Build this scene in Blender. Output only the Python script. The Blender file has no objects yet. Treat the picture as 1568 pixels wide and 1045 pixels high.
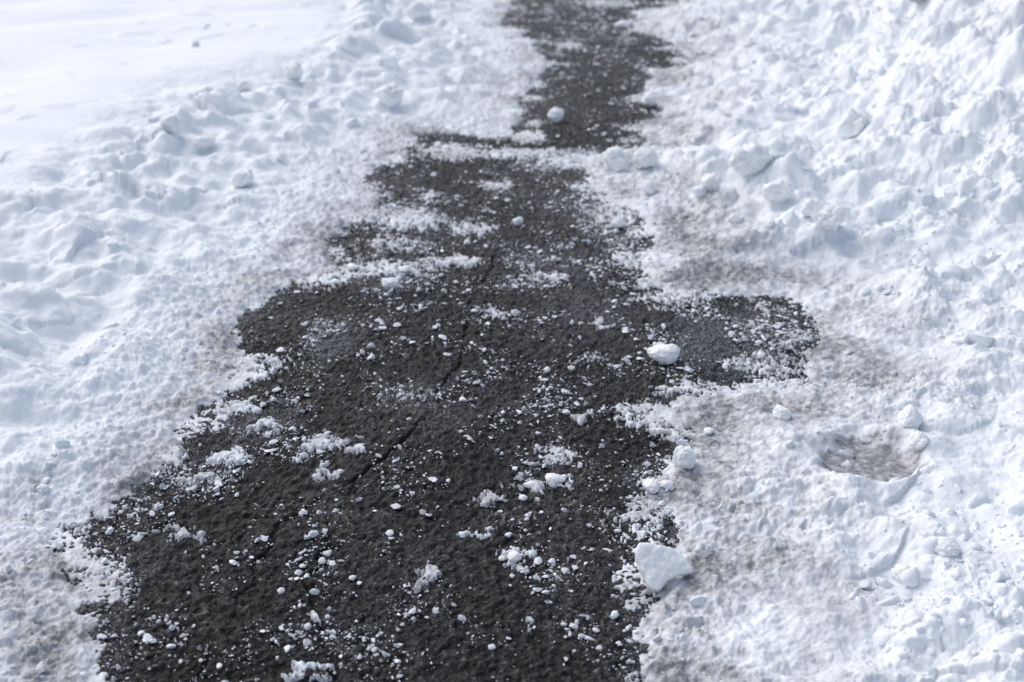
import bpy, math, numpy as np
from mathutils import Vector
rng=np.random.default_rng(7)
S=bpy.context.scene
# ---------------------------------------------------------------- camera
CAM_H=1.6; TILT=math.radians(24); F=1960.0
cd=bpy.data.cameras.new("camera"); cam=bpy.data.objects.new("camera",cd); S.collection.objects.link(cam)
cam.location=(0,0,CAM_H); cam.rotation_euler=(math.pi/2-TILT,0,0)
cd.lens=45; cd.sensor_width=36; cd.clip_end=500; cd.clip_start=0.05
cd.dof.use_dof=True; cd.dof.focus_distance=3.1; cd.dof.aperture_fstop=3.0
S.camera=cam
# survey -> world ground coordinates (metres)
def G(u,v,h=0.0):
    a=(u-784)/F; b=-(v-522.5)/F
    dy=math.cos(TILT)+b*math.sin(TILT); dz=-math.sin(TILT)+b*math.cos(TILT)
    t=(CAM_H-h)/(-dz); return (a*t, dy*t)
def GP(u,v,h=0.0):
    x,y=G(u,v,h); zc=y*math.cos(TILT)+(CAM_H-h)*math.sin(TILT)
    slant2=(y*y+CAM_H**2)
    return x,y,zc/F,slant2/(CAM_H*F)   # pos, metres per px across, along
# ---------------------------------------------------------------- noise
def hsh(ix,iy,seed):
    h=(ix.astype(np.int64)*374761393+iy.astype(np.int64)*668265263+seed*1442695041)&0xffffffff
    h=((h^(h>>13))*1274126177)&0xffffffff
    h=((h^(h>>16))*2246822519)&0xffffffff
    h=h^(h>>15)
    return (h&0xffffff)/float(0x1000000)
def gn(x,y,seed=0):
    ix=np.floor(x);iy=np.floor(y);fx=x-ix;fy=y-iy
    ux=fx*fx*fx*(fx*(fx*6-15)+10);uy=fy*fy*fy*(fy*(fy*6-15)+10)
    def g(dx,dy):
        a=hsh(ix+dx,iy+dy,seed)*2*np.pi
        return np.cos(a)*(fx-dx)+np.sin(a)*(fy-dy)
    a=g(0,0)*(1-ux)+g(1,0)*ux; b=g(0,1)*(1-ux)+g(1,1)*ux
    return (a*(1-uy)+b*uy)*1.5
def fbm(x,y,f,o,seed=0,gain=0.5):
    r=0;a=1.0
    for i in range(o):
        r=r+a*gn(x*f+i*13.7,y*f-i*7.3,seed+i); f*=2.03; a*=gain
    return r
def worley(x,y,f,seed=0):
    X=x*f;Y=y*f;ix=np.floor(X);iy=np.floor(Y)
    best=np.full(X.shape,9.0); idv=np.zeros(X.shape)
    for dx in(-1,0,1):
        for dy in(-1,0,1):
            cx=ix+dx;cy=iy+dy
            px=cx+hsh(cx,cy,seed);py=cy+hsh(cx,cy,seed+5)
            d=(px-X)**2+(py-Y)**2; m=d<best
            best=np.where(m,d,best); idv=np.where(m,hsh(cx,cy,seed+9),idv)
    return np.sqrt(best),idv
def lumps(x,y,f,seed,r=0.75,keep=1.0,p=.85):
    # soft domes, returned as height / cell size
    wx=x+gn(x*f*1.1,y*f*1.1,seed+31)*.35/f; wy=y+gn(x*f*1.1+9,y*f*1.1,seed+32)*.35/f
    d,i=worley(wx,wy,f,seed)
    rr=r*(0.45+0.55*i)
    q=np.clip(1-(d/rr)**2,0,1)
    h=q**p*rr
    return np.where((i*7.77)%1.0<keep,h,0)
def ss(a,b,x):
    t=np.clip((x-a)/(b-a),0,1); return t*t*(3-2*t)
# ---------------------------------------------------------------- layout
edge=[(180,1400),(150,1045),(172,985),(140,950),(132,900),(112,868),(82,838),(86,806),(140,790),(200,762),(255,722),(285,650),(350,600),(365,545),(358,500),(400,468),(450,432),(520,415),(505,372),(570,318),(560,282),(608,228),(640,205),(720,205),(775,210),(796,190),(805,150),(840,100),(815,62),(770,40),(785,0),(800,-60),(830,-150),
(1050,-150),(1045,-60),(1036,8),(975,18),(965,45),(1025,65),(1058,98),(995,110),(985,145),(1015,170),(975,190),(980,225),(890,240),(900,285),(955,320),(1000,345),(992,380),(970,410),(985,440),(1080,446),(1200,462),(1240,490),(1245,530),(1225,558),(1240,590),(1150,600),(1050,603),(1010,628),(1055,660),(1040,700),(1000,730),(1028,790),(1035,830),(975,870),(990,910),(975,950),(985,1000),(1000,1045),(1010,1400)]
POLY=np.array([G(u,v) for u,v in edge])
def sdist(x,y):
    n=len(POLY); d=np.full(x.shape,1e9); ins=np.zeros(x.shape,bool)
    for i in range(n):
        ax,ay=POLY[i];bx,by=POLY[(i+1)%n]
        ex,ey=bx-ax,by-ay
        t=np.clip(((x-ax)*ex+(y-ay)*ey)/(ex*ex+ey*ey+1e-12),0,1)
        d=np.minimum(d,(x-ax-t*ex)**2+(y-ay-t*ey)**2)
        if ay!=by:
            c=((ay>y)!=(by>y))&(x<(bx-ax)*(y-ay)/(by-ay)+ax)
            ins^=c
    d=np.sqrt(d); return np.where(ins,-d,d)
def pline(pts,x,y):
    P=[G(*p) for p in pts]; d=np.full(x.shape,1e9)
    for (ax,ay),(bx,by) in zip(P[:-1],P[1:]):
        ex,ey=bx-ax,by-ay; t=np.clip(((x-ax)*ex+(y-ay)*ey)/(ex*ex+ey*ey),0,1)
        d=np.minimum(d,(x-ax-t*ex)**2+(y-ay-t*ey)**2)
    return np.sqrt(d)
def spots(lst,x,y):
    r=np.full(x.shape,-9.0)
    for s in lst:
        px,py,mu,mv=GP(s[0],s[1]); ru=s[2]*mu; rv=s[3]*mv
        k=s[4] if len(s)>4 else 1.0
        r=np.maximum(r,k*(1-((x-px)/ru)**2-((y-py)/rv)**2))
    return r
patches=[(630,335,55,20),(722,352,40,12),(555,328,45,16),(600,412,90,13),(690,400,60,9),(600,438,18,9),(690,232,60,14),(620,225,30,10),(660,300,22,7),(760,285,30,7),(810,210,30,11),
(500,678,40,13),(540,690,18,8),(465,700,14,6),(500,725,18,7),(400,655,35,12),(360,625,45,15),(835,740,50,13),(855,695,34,13),(752,763,22,9),(788,858,30,12),(655,880,20,14),(280,815,28,9),(310,735,38,9),(350,700,34,12),
(800,236,100,9),(860,250,60,14),(940,330,50,24,.8),(240,700,50,30),(120,800,30,14),(485,945,16,7),(805,955,16,7),(1003,745,26,14),(640,610,34,12,.5),(470,1030,50,9,.6),(770,480,30,7),(915,495,16,12),(820,190,16,6),(870,70,24,7),(930,5,60,6,.7),(1020,600,22,10),(890,640,16,8),(730,820,24,9,.7),(905,550,30,9,.6),(840,425,40,9,.6),(560,300,40,16,.8),(450,400,40,16,.8),(1180,560,50,20,.5),(600,375,60,14,.6)]
frost=[(500,520,55,60,1.1),(640,600,80,40,.8),(660,480,80,35,.6),(1120,520,170,90,1.2),(930,330,110,70,1.1),(840,250,100,30,1.0),(770,290,100,40,.6),(640,330,130,70,.8),(600,420,140,40,.8),(850,400,180,70,.8),(900,470,120,70,.8),(840,720,90,60,.6),(870,600,180,60,.6),(300,720,120,60,.9),(210,860,120,90,.6),(560,960,220,70,.6),(880,900,150,90,.5),(900,40,120,70,.5),(1000,740,50,60,1.0),(400,650,90,60,.9),(500,690,80,35,.7),(640,860,120,50,.5),(740,800,90,40,.5),(720,520,300,160,.25),(540,840,400,200,.2)]
dirts=[(1080,400,130,60,.85),(1050,340,80,35,.8),(1075,820,80,110,.55),(1160,880,130,100,.4),(1330,735,75,40,1.6),(220,720,70,70,.8),(80,900,100,100,.6),(60,1000,130,70,.5),(500,385,90,50,.8),(560,330,60,40,.8),(650,215,80,30,.8),(380,630,60,40,.8),(1020,200,70,35,.6),(1020,115,60,30,.5),(1150,650,150,55,.45),(1405,15,35,18,1.5),(1500,210,60,90,.2),(1300,950,150,60,.35),(350,520,40,60,.5),(740,120,90,60,.35),(1290,560,90,90,.5),(1080,1000,110,90,.45),(75,745,40,22,.9)]
def centre(y): return -0.26+0.1075*(y-2)
def snow(x,y):
    sd=sdist(x,y)
    w=fbm(x,y,9,3,3)*0.035+gn(x*45,y*45,8)*0.014+gn(x*110,y*110,9)*0.008
    s=sd+w
    left=(x<centre(y))
    big=fbm(x,y,1.3,3,20)
    med=fbm(x,y,4.2,3,40)
    fine=fbm(x,y,26,4,50,.6)
    L1=lumps(x,y,4.2,101,.8,.6,1.1); L2=lumps(x,y,9,103,.8,.6,1.0); L3=lumps(x,y,20,105,.8,.65,.75); L4=lumps(x,y,44,107,.8,.7,.7); L5=lumps(x,y,90,109,.8,.85,.7)
    farlow=1-.5*ss(6,9,y)
    # left bank ----------------------------------------------------
    sl=s+big*0.10
    smooth=ss(.90,1.35,sd+0.22*gn(x*1.1,y*1.1,60)+0.1*med)
    hl=0.008*ss(0,.05,s)+0.045*farlow*ss(0.08,0.45,sl)+0.09*ss(0.35,1.15,sl)+0.045*ss(.9,1.4,sl)-0.03*ss(1.4,2.5,sl)
    ridge=ss(.12,.5,s)*(1-smooth)
    patchy=ss(-.25,.45,gn(x*2.3,y*2.3,61))
    crest=ss(.65,1.0,sd)*(1-smooth)
    hl=hl+ridge*((0.045*L1+0.020*L2*(.4+patchy)+0.030*med)+.010*patchy*L3)+crest*((.04+.07*ss(6,8,y))*L1+.03*L2*patchy)+(1-smooth)*ss(.0,.1,s)*(0.012*L3*(1-.9*ridge)+0.010*med)
    hl=hl+smooth*(0.02*fbm(x,y*1.5,1.2,2,70)+0.035*lumps(x,y,3.2,120,.45,.2)+0.025*lumps(x,y,7,122,.45,.08))
    # right bank ---------------------------------------------------
    sr=s+big*0.10
    up=ss(2.8,6.5,y)
    hr=0.008*ss(0,.05,s)+0.025*ss(.05,.3,s)+(0.04+.05*up)*ss(.25-.1*up,.8-.2*up,sr)+(.07+.46*up)*ss(.7,2.0,sr)+(.12+.35*up)*ss(1.7,3.4,sr)
    rub=ss(.10,.45,sr); nearr=.55+.45*ss(3.0,4.6,y)
    hr=hr+rub*nearr*(0.065*L1+0.050*L2*(.2+.8*patchy)+0.030*med)+ss(0,.1,s)*(0.016*L3*(.3+.7*patchy)+.010*med)+0.05*ss(1.0,2.0,sr)*med
    hr=hr+.04*ss(1.3,1.9,sr)*up*fbm(x*2.2,y*.8,2.5,3,72)
    h=np.where(left,hl,hr)
    edgef=(1-ss(.1,.6,sd))
    gran=ss(-.005,.06,s)
    amt=np.where(left,.07+.85*edgef*(1-smooth),(.30+.32*patchy)+.3*edgef)*(1-.95*smooth*left)
    h=h+gran*amt*(0.0080*L4+0.0050*L5+.0050*fine)+.0005*gran*gn(x*60,y*60,77)
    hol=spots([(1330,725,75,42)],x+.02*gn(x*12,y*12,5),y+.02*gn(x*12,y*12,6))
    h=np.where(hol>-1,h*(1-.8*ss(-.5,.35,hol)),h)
    h=np.where(s>0,h,-0.02)
    h=np.where((s>0)&(s<.015),h*ss(-.004,.015,s),h)
    # patches
    wx=x+gn(x*22,y*22,201)*.03; wy=y+gn(x*22,y*22,202)*.04
    p=spots(patches,wx,wy)
    brk=gn(x*55,y*55,210)*.7+gn(x*130,y*130,211)*.9+gn(x*25,y*25,212)*.6
    q=p+brk*1.0-.32
    hp=np.where((q>0)&(p>-.9),0.001+0.005*np.clip(q,0,1)**.7+0.004*L4+.003*L5,-0.02)
    rsel=np.clip(gn(x*4.5,y*4.5,213)*1.3+.25,0,1)
    rim=np.clip(1-np.abs(sd+.02)/.15,0,1)*rsel+brk*.9*rsel-.36
    hr2=np.where((rim>0)&(sd<.02)&(sd>-.2),0.0008+.004*np.clip(rim,0,1)**.6+.002*L5,-.02)
    h=np.maximum(h,np.maximum(hp,hr2))
    dirt=np.clip(spots(dirts,wx,wy),0,1.3)*.75
    near=np.where(left,1-ss(0.0,.30,sd),1.0*(1-ss(0.05,.6,sd)))
    dn=fbm(x,y,5,4,300); dn2=fbm(x,y,30,3,310)
    dirt=np.clip(dirt*(.65+.5*dn)+near*(.42+.5*dn+.4*dn2),0,1)
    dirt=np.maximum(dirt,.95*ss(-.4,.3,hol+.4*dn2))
    dirt=np.where((sd<0)|(p>-.3),np.clip(.42+.5*dn+.3*dn2,0,1)*.85,dirt)
    return h,np.clip(dirt,0,1),sd
# ---------------------------------------------------------------- mesh helper
def grid_mesh(name,X,Y,Z,attrs):
    r,c=X.shape; co=np.stack([X,Y,Z],-1).reshape(-1,3).astype(np.float32)
    i=np.arange(r*c).reshape(r,c)
    q=np.stack([i[:-1,:-1],i[:-1,1:],i[1:,1:],i[1:,:-1]],-1).reshape(-1)
    me=bpy.data.meshes.new(name); n=len(q)//4
    me.vertices.add(r*c); me.vertices.foreach_set("co",co.ravel())
    me.loops.add(len(q)); me.loops.foreach_set("vertex_index",q.astype(np.int32))
    me.polygons.add(n); me.polygons.foreach_set("loop_start",np.arange(0,n*4,4,dtype=np.int32))
    me.update(calc_edges=True)
    me.polygons.foreach_set("use_smooth",np.ones(n,bool))
    for k,a in attrs.items():
        at=me.attributes.new(k,'FLOAT','POINT'); at.data.foreach_set("value",a.astype(np.float32).ravel())
    ob=bpy.data.objects.new(name,me); S.collection.objects.link(ob); return ob
def tri_mesh(name,V,T,smooth,attrs={}):
    me=bpy.data.meshes.new(name); n=len(T)
    me.vertices.add(len(V)); me.vertices.foreach_set("co",V.astype(np.float32).ravel())
    me.loops.add(n*3); me.loops.foreach_set("vertex_index",T.astype(np.int32).ravel())
    me.polygons.add(n); me.polygons.foreach_set("loop_start",np.arange(0,n*3,3,dtype=np.int32))
    me.update(calc_edges=True)
    me.polygons.foreach_set("use_smooth",np.full(n,smooth))
    for k,a in attrs.items():
        at=me.attributes.new(k,'FLOAT','POINT'); at.data.foreach_set("value",a.astype(np.float32).ravel())
    ob=bpy.data.objects.new(name,me); S.collection.objects.link(ob); return ob
ys=[1.45]
while ys[-1]<13: ys.append(ys[-1]+0.0034*(ys[-1]/2)**1.3)
ys=np.array(ys)
# ---------------------------------------------------------------- snow ground
pre=np.array([-60,-30,-15,-8,-4,-2,-1,0,.6,1.0,1.2,1.35]); post=13+np.cumsum(0.05*1.16**np.arange(36))
Yr=np.concatenate([pre,ys,post])
sf=np.linspace(-1,1,1000); outer=1+np.cumsum(0.004*1.16**np.arange(44))
sc=np.concatenate([-outer[::-1],sf,outer])
half=np.clip(0.3+0.43*Yr,0.95,7)
X=sc[None,:]*half[:,None]; Y=np.repeat(Yr[:,None],len(sc),1)
H,D,SD=snow(X,Y)
snow_ob=grid_mesh("snow_ground",X,Y,H,{"dirt":D})
# ---------------------------------------------------------------- asphalt
sa=np.linspace(-1.28,1.28,900)
ya=np.concatenate([[-3,0,1,1.3],ys[::1],13+np.arange(1,20)*.2])
XA=centre(ya)[:,None]+sa[None,:]; YA=np.repeat(ya[:,None],len(sa),1)
d1,i1=worley(XA,YA,120,400); d2,i2=worley(XA,YA,62,410)
st=np.sqrt(np.clip(1-(d1/.75)**2,0,1)); st2=np.sqrt(np.clip(1-(d2/.6)**2,0,1))
pits=fbm(XA,YA,30,3,420)
ZA=0.0042*st*i1+0.0042*st2*(i2>.5)+0.0046*pits+0.004*fbm(XA,YA,2.2,2,430)*1.0-.004
cw=gn(XA*14,YA*14,450)*.02+gn(XA*50,YA*50,451)*.006
cr=np.minimum(pline([(300,1045),(430,800),(540,735),(600,690),(650,640),(700,560),(720,470),(760,390)],XA+cw,YA+cw),pline([(540,735),(470,900),(520,1045)],XA+cw,YA-cw))
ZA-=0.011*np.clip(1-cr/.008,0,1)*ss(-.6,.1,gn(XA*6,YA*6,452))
FR=np.clip(spots(frost,XA+gn(XA*9,YA*9,440)*.06,YA+gn(XA*9,YA*9,441)*.08),0,1)
sda=sdist(XA,YA); FR=np.clip(np.maximum(FR,.8*(1-np.clip(-sda/.14,0,1))),0,1)
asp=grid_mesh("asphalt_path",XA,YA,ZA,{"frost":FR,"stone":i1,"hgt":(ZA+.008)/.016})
# ---------------------------------------------------------------- base shapes
import bmesh
def ico(sub):
    bm=bmesh.new(); bmesh.ops.create_icosphere(bm,subdivisions=sub,radius=1)
    V=np.array([v.co[:] for v in bm.verts]); T=np.array([[v.index for v in f.verts] for f in bm.faces]); bm.free(); return V,T
def scatter(name,px,py,pz,size,sub,flat,rough,sink,dirt,smooth,planes=6,lo=.7,hi=1.3,wav=0):
    V0,T0=ico(sub); n=len(px); m=len(V0)
    R=rng.normal(size=(n,4)); R/=np.linalg.norm(R,axis=1)[:,None]
    w,a,b,c=R.T
    M=np.stack([1-2*(b*b+c*c),2*(a*b-c*w),2*(a*c+b*w),2*(a*b+c*w),1-2*(a*a+c*c),2*(b*c-a*w),2*(a*c-b*w),2*(b*c+a*w),1-2*(a*a+b*b)],-1).reshape(n,3,3)
    Vs=np.repeat(V0[None],n,0)
    for k in range(planes):
        nn=rng.normal(size=(n,3)); nn/=np.linalg.norm(nn,axis=1)[:,None]
        lim=rng.uniform(.3,.75,size=(n,1)) 
        dd=np.einsum('nij,nj->ni',Vs,nn); ex=np.clip(dd-lim,0,None)
        Vs=Vs-ex[...,None]*nn[:,None,:]*.9
    if wav:
        rad=np.ones((n,m))
        for f,am in [(2.2,1),(3.5,.9),(5,.7),(8,.5),(11,.35),(14,.3)]:
            kk=rng.normal(size=(n,3)); kk*=f/np.linalg.norm(kk,axis=1)[:,None]
            rad+=wav*am*np.sin(np.einsum('ij,nj->ni',V0,kk)+rng.uniform(0,6.3,size=(n,1)))
        Vs=Vs*rad[...,None]
    Vs=Vs*(1+rng.normal(size=(n,m,1))*rough)
    Vs=Vs*rng.uniform(lo,hi,size=(n,1,3))
    Vs=np.einsum('nij,nkj->nki',M,Vs)
    Vs[...,2]*=flat
    Vs*=size[:,None,None]
    zmin=Vs[...,2].min(1)
    Vs[...,0]+=px[:,None]; Vs[...,1]+=py[:,None]; Vs[...,2]+=(pz-zmin*(1-sink))[:,None]
    T=(T0[None]+(np.arange(n)*m)[:,None,None]).reshape(-1,3)
    return tri_mesh(name,Vs.reshape(-1,3),T,smooth,{"dirt":np.repeat(dirt,m)})
# granules of ice on the asphalt
N=300000
gy=rng.uniform(1.5**.45,12**.45,N)**(1/.45); gx=centre(gy)+rng.uniform(-1.2,1.2,N)
sdg=sdist(gx,gy)
fr=np.clip(spots(frost,gx,gy),0,1.2)
clump=np.clip(.45+1.6*fbm(gx,gy,6,4,500),0,2.2)
dens=(.10+.70*fr)*clump+.35*np.clip(1+sdg/.12,0,1)*np.clip(.5+gn(gx*5,gy*5,501),0,1)
k=(sdg<.02)&(rng.uniform(size=N)<dens)
gx,gy=gx[k],gy[k]; n=len(gx)
size=.0016*(rng.pareto(2.0,n)+1); size=np.clip(size,.0016,.0100)*(.85+.08*gy)
big=size>.0040
g1=scatter("ice_granules",gx[~big],gy[~big],np.full((~big).sum(),-.0003),size[~big],1,.65,.15,.1,rng.uniform(0,.8,(~big).sum())**2,False,6,.5,1.5)
g2=scatter("ice_crumbs",gx[big],gy[big],np.full(big.sum(),-.0003),size[big],2,.6,.07,.12,rng.uniform(0,.75,big.sum())**2,False,8,.5,1.4,.07)
# snow clods on banks
N=36000
cy=rng.uniform(1.5**.5,12**.5,N)**2; cx=rng.uniform(-1,1,N)*(.3+.43*cy)
h,dd,sdc=snow(cx,cy)
lf=cx<centre(cy)
dens=np.where(lf,.35*(1-ss(.1,.7,sdc))+.03*(1-ss(1.0,1.5,sdc))+.002,.5*(1-ss(.8,1.6,sdc))+.05)*np.clip(.2+1.8*fbm(cx,cy,2.5,3,510),0,1.6)
k=(sdc>.01)&(h>.003)&(rng.uniform(size=N)<dens)
cx,cy,h,dd,lf,sdc=cx[k],cy[k],h[k],dd[k],lf[k],sdc[k]; n=len(cx)
size=np.clip(.0045*(rng.pareto(1.75,n)+1),.0045,.036)
size=np.minimum(size,.010+.09*sdc)*np.where(lf,.75,1.0)*(.62+.09*cy)
c1=scatter("snow_clods",cx,cy,h-size*.6,size,3,.8,.008,.2,dd*.45,True,5,.7,1.3,.085)
# ---------------------------------------------------------------- individual chunks
def chunk(u,v,wpx,hf=.75,seed=1,dirt=0.0,yaw=0):
    z0=0
    for _ in range(5):
        x,y,mu,mv=GP(u,v,z0)
        hh,_a,_b=snow(np.array([x]),np.array([y])); z0=.5*z0+.5*max(hh[0],0)
    x,y,mu,mv=GP(u,v,z0); z0=max(snow(np.array([x]),np.array([y]))[0][0],0)
    r=wpx*mu/2
    V,T=ico(5); q=np.random.default_rng(seed)
    for k in range(9):
        nn=q.normal(size=3); nn/=np.linalg.norm(nn); lim=q.uniform(.5,.88)
        ex=np.clip(V@nn-lim,0,None); V=V-ex[:,None]*nn*.6
    def n3(s,f): return gn(V[:,0]*f+s,V[:,1]*f+V[:,2]*f*.7,s)+gn(V[:,2]*f+s,V[:,0]*f-V[:,1]*f*.6,s+1)
    V=V*(1+.13*n3(seed+1,1.9)+.09*n3(seed+4,4.5)+.05*n3(seed+7,11)+.022*n3(seed+9,24))[:,None]
    V[:,2]*=hf; V[:,1]*=.85
    V*=r/np.abs(V[:,0]).max()
    V[:,2]+=z0-V[:,2].min()*.72
    c,s=math.cos(yaw),math.sin(yaw); Xr=V[:,0]*c-V[:,1]*s; Yr_=V[:,0]*s+V[:,1]*c
    V[:,0]=Xr;V[:,1]=Yr_
    V[:,0]+=x;V[:,1]+=y
    o=tri_mesh("snow_chunk",V,T,True,{"dirt":np.full(len(V),dirt)}); chunks.append(o)
chunks=[]
for a in [(1045,712,46,1.0,3),(1018,552,58,.5,5),(995,163,34,.9,6),(850,184,34,.75,7),(943,258,46,.9,8),(988,258,46,.9,9),(1147,270,72,.8,10),(1392,655,44,.9,11),(1405,684,36,.8,12),(953,44,26,.6,13),(793,344,18,.9,14),(945,348,24,.6,15),(1197,640,38,.7,16),(995,295,30,.8,17),(1128,340,28,.8,18),(1305,205,66,.8,19),(997,752,34,.6,20),(1022,748,26,.6,21),(850,735,34,.4,22),(812,745,26,.35,23),(1085,664,20,.7,24),(1385,885,44,.6,25),(1450,850,56,.5,26),(1090,290,34,.8,27),(1070,300,28,.8,28),(265,205,40,.9,29),(310,225,44,.5,41),(598,165,54,.7,30),(372,135,22,.8,31),(880,292,16,.7,32),(715,375,12,.8,33),(838,570,12,.8,34),(430,908,14,.8,35),(493,863,14,.8,36),(940,945,18,.8,37),(788,856,26,.5,38),(1165,548,14,.7,39),(598,438,30,.5,40),(300,75,16,.7,42),(430,245,22,.6,43),(1270,360,54,.7,44),(1190,300,50,.8,45),(1240,330,38,.8,46),(620,415,26,.4,47),(540,412,24,.4,48),(800,765,16,.5,49),(770,856,16,.5,50),(375,285,44,.7,51),(450,125,40,.7,52),(640,30,44,.8,54),(1405,18,44,.7,55)]:
    chunk(*a[:3],hf=a[3],seed=a[4],yaw=a[4]*.7,dirt=.8 if a[4]==55 else 0.0)
def slab():
    o=np.array([(-.052,.028),(-.044,.050),(-.020,.052),(.004,.044),(.030,.036),(.050,.012),(.058,-.008),(.030,-.014),(.008,-.020),(-.012,-.044),(-.030,-.040),(-.040,-.010)])*1.12
    th=.032; bm=bmesh.new()
    f=bm.faces.new([bm.verts.new((a,-th/2,b)) for a,b in o])
    r=bmesh.ops.extrude_face_region(bm,geom=[f])
    bmesh.ops.translate(bm,vec=(0.004,th,.004),verts=[e for e in r['geom'] if isinstance(e,bmesh.types.BMVert)])
    bmesh.ops.recalc_face_normals(bm,faces=bm.faces)
    me=bpy.data.meshes.new("snow_slab"); bm.to_mesh(me); bm.free()
    ob=bpy.data.objects.new("snow_slab",me); S.collection.objects.link(ob)
    x,y=G(1012,898); ob.location=(x,y,.042); ob.rotation_euler=(math.radians(-52),math.radians(4),math.radians(8))
    b=ob.modifiers.new("b",'BEVEL'); b.width=.006; b.segments=2
    m=ob.modifiers.new("r",'REMESH'); m.mode='VOXEL'; m.voxel_size=.0018; m.use_smooth_shade=True
    t=bpy.data.textures.new("t",'CLOUDS'); t.noise_scale=.018; t.noise_depth=3
    d=ob.modifiers.new("d",'DISPLACE'); d.texture=t; d.strength=.009; d.mid_level=.5
    return ob
sl=slab(); chunks.append(sl)
# ---------------------------------------------------------------- materials
def newmat(n):
    m=bpy.data.materials.new(n); m.use_nodes=True; nt=m.node_tree; return m,nt,nt.nodes,nt.links,nt.nodes["Principled BSDF"]
def snowmat(name,sss):
    m,nt,N,L,P=newmat(name)
    tc=N.new("ShaderNodeTexCoord")
    at=N.new("ShaderNodeAttribute"); at.attribute_name="dirt"
    n1=N.new("ShaderNodeTexNoise"); n1.inputs["Scale"].default_value=55; n1.inputs["Detail"].default_value=6; n1.inputs["Roughness"].default_value=.7
    L.new(tc.outputs["Object"],n1.inputs["Vector"])
    mm=N.new("ShaderNodeMath"); mm.operation='MULTIPLY_ADD'; L.new(n1.outputs["Fac"],mm.inputs[0]); mm.inputs[1].default_value=2.8; mm.inputs[2].default_value=-.5
    ml=N.new("ShaderNodeMath"); ml.operation='MULTIPLY'; ml.use_clamp=True; L.new(at.outputs["Fac"],ml.inputs[0]); L.new(mm.outputs[0],ml.inputs[1])
    cr=N.new("ShaderNodeValToRGB"); e=cr.color_ramp.elements
    e[0].position=0; e[0].color=(.87,.90,.93,1); e[1].position=1; e[1].color=(.23,.23,.24,1)
    x=e.new(.5); x.color=(.545,.55,.57,1)
    L.new(ml.outputs[0],cr.inputs[0]); L.new(cr.outputs[0],P.inputs["Base Color"])
    rr=N.new("ShaderNodeMapRange"); L.new(ml.outputs[0],rr.inputs[0]); rr.inputs[3].default_value=.6; rr.inputs[4].default_value=.25; L.new(rr.outputs[0],P.inputs["Roughness"])
    P.inputs["Specular IOR Level"].default_value=.3
    if sss:
        P.inputs["Subsurface Weight"].default_value=.8; P.inputs["Subsurface Radius"].default_value=(.7,.85,1.0); P.inputs["Subsurface Scale"].default_value=.012
    n2=N.new("ShaderNodeTexNoise"); n2.inputs["Scale"].default_value=220; n2.inputs["Detail"].default_value=3; n2.inputs["Roughness"].default_value=.65
    L.new(tc.outputs["Object"],n2.inputs["Vector"])
    b=N.new("ShaderNodeBump"); b.inputs["Strength"].default_value=.35; b.inputs["Distance"].default_value=.003
    L.new(n2.outputs["Fac"],b.inputs["Height"]); L.new(b.outputs[0],P.inputs["Normal"])
    return m,cr
sm,_=snowmat("snow",False)
cm,ccr=snowmat("packed_snow",True); ccr.color_ramp.elements[0].color=(.96,.97,.98,1)
snow_ob.data.materials.append(sm); c1.data.materials.append(sm)
for c in chunks: c.data.materials.append(cm)
im,nt,N_,L_,P_=newmat("ice"); 
at=N_.new("ShaderNodeAttribute"); at.attribute_name="dirt"
cr=N_.new("ShaderNodeValToRGB"); e=cr.color_ramp.elements; e[0].color=(.86,.88,.91,1); e[1].color=(.12,.12,.13,1)
L_.new(at.outputs["Fac"],cr.inputs[0]); L_.new(cr.outputs[0],P_.inputs["Base Color"]); P_.inputs["Roughness"].default_value=.35
g1.data.materials.append(im); g2.data.materials.append(im)
# asphalt
am,nt,N,L,P=newmat("asphalt")
tc=N.new("ShaderNodeTexCoord")
def attr(n):
    a=N.new("ShaderNodeAttribute"); a.attribute_name=n; return a.outputs["Fac"]
def noise(s,d=4,r=.6):
    n=N.new("ShaderNodeTexNoise"); n.inputs["Scale"].default_value=s; n.inputs["Detail"].default_value=d; n.inputs["Roughness"].default_value=r
    L.new(tc.outputs["Object"],n.inputs["Vector"]); return n.outputs["Fac"]
def math_(op,a,b,clamp=False):
    m=N.new("ShaderNodeMath"); m.operation=op; m.use_clamp=clamp
    for i,v in enumerate((a,b)):
        if isinstance(v,(int,float)): m.inputs[i].default_value=v
        else: L.new(v,m.inputs[i])
    return m.outputs[0]
def ramp(f,st):
    r=N.new("ShaderNodeValToRGB"); e=r.color_ramp.elements
    while len(e)<len(st): e.new(.5)
    for q,(p,c) in zip(e,st): q.position=p; q.color=(*c,1)
    L.new(f,r.inputs[0]); return r.outputs[0]
def mix(f,a,b,t='MIX'):
    m=N.new("ShaderNodeMix"); m.data_type='RGBA'; m.blend_type=t
    if isinstance(f,(int,float)): m.inputs[0].default_value=f
    else: L.new(f,m.inputs[0])
    L.new(a,m.inputs[6]); L.new(b,m.inputs[7]); return m.outputs[2]
vor=N.new("ShaderNodeTexVoronoi"); vor.inputs["Scale"].default_value=170; L.new(tc.outputs["Object"],vor.inputs["Vector"])
vsep=N.new("ShaderNodeSeparateColor"); L.new(vor.outputs["Color"],vsep.inputs[0])
base=ramp(vsep.outputs[0],[(0,(.006,.006,.007)),(.5,(.016,.016,.018)),(.85,(.042,.041,.042)),(1,(.15,.14,.13))])
st_=ramp(attr("stone"),[(0,(.006,.006,.007)),(.6,(.018,.018,.019)),(.93,(.050,.048,.046)),(1,(.18,.16,.135))])
col=mix(.5,base,st_)
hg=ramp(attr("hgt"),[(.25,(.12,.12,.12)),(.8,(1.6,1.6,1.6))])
col=mix(1.0,col,hg,'MULTIPLY')
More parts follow.
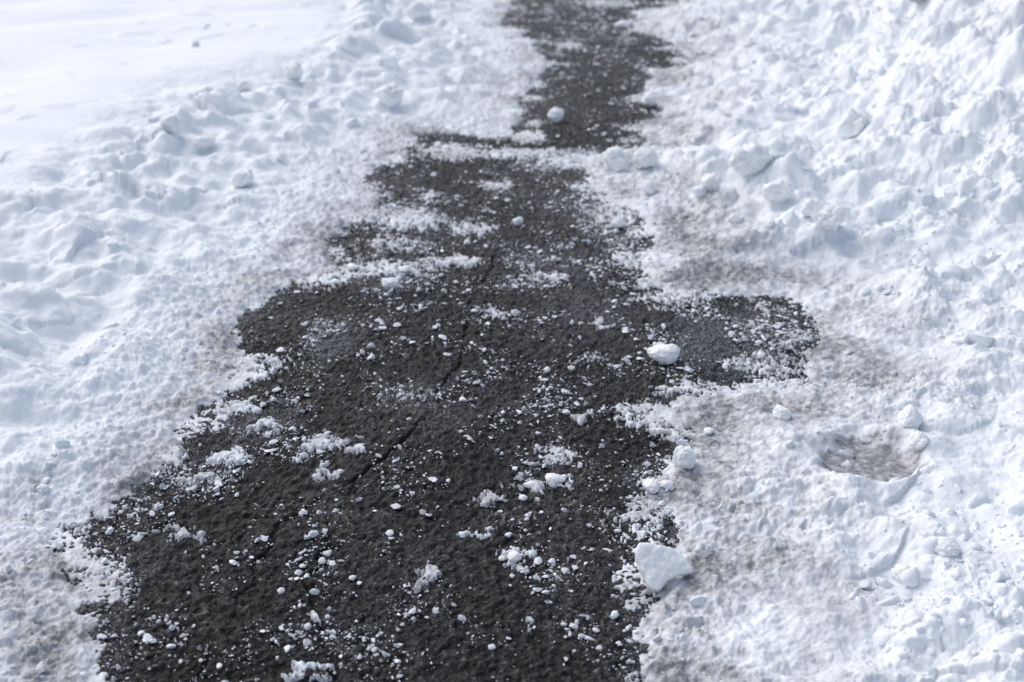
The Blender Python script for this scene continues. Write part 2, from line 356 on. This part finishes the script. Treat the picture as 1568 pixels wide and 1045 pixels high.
lg=ramp(noise(3.0,5,.6),[(.35,(.45,.46,.52)),(.68,(1.8,1.75,1.7))])
col=mix(1.0,col,lg,'MULTIPLY')
sp=math_('GREATER_THAN',math_('ADD',noise(260,3,.7),math_('MULTIPLY',attr("frost"),.13)),.70)
sp2=math_('GREATER_THAN',math_('ADD',noise(120,5,.8),math_('MULTIPLY',attr("frost"),.13)),.70)
fcol=N.new("ShaderNodeRGB"); fcol.outputs[0].default_value=(.45,.48,.54,1)
col=mix(math_('MULTIPLY',math_('MAXIMUM',sp,sp2),.65),col,fcol.outputs[0])
L.new(col,P.inputs["Base Color"])
L.new(ramp(noise(30,4,.6),[(.3,(.22,.22,.22)),(.65,(.7,.7,.7))]),P.inputs["Roughness"])
P.inputs["Specular IOR Level"].default_value=.25
b=N.new("ShaderNodeBump"); b.inputs["Strength"].default_value=1.0; b.inputs["Distance"].default_value=.003
L.new(math_('ADD',noise(350,3,.6),math_('MULTIPLY',vor.outputs["Distance"],-.8)),b.inputs["Height"]); L.new(b.outputs[0],P.inputs["Normal"])
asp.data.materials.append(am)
# ---------------------------------------------------------------- light
w=bpy.data.worlds.new("World"); S.world=w; w.use_nodes=True; nt=w.node_tree
sk=nt.nodes.new("ShaderNodeTexSky"); sk.sky_type='NISHITA'; sk.sun_disc=False
EL=math.radians(45); az=math.radians(-45)   # sun ahead and to the left
sk.sun_elevation=EL; sk.sun_rotation=az; sk.dust_density=2.5; sk.air_density=1.0; sk.ozone_density=1
hs=nt.nodes.new("ShaderNodeHueSaturation"); hs.inputs["Saturation"].default_value=.72; hs.inputs["Value"].default_value=1.06
nt.links.new(sk.outputs[0],hs.inputs["Color"]); bg=nt.nodes["Background"]; nt.links.new(hs.outputs[0],bg.inputs[0]); bg.inputs[1].default_value=.15
sd_=bpy.data.lights.new("sun",'SUN'); sd_.energy=1.15; sd_.angle=math.radians(75); sd_.color=(1,.98,.96)
so=bpy.data.objects.new("sun",sd_); S.collection.objects.link(so)
dirv=Vector((math.sin(az)*math.cos(EL),math.cos(az)*math.cos(EL),math.sin(EL)))
so.rotation_euler=dirv.to_track_quat('Z','Y').to_euler()
S.view_settings.view_transform='Standard'; S.view_settings.look='None'; S.view_settings.exposure=0
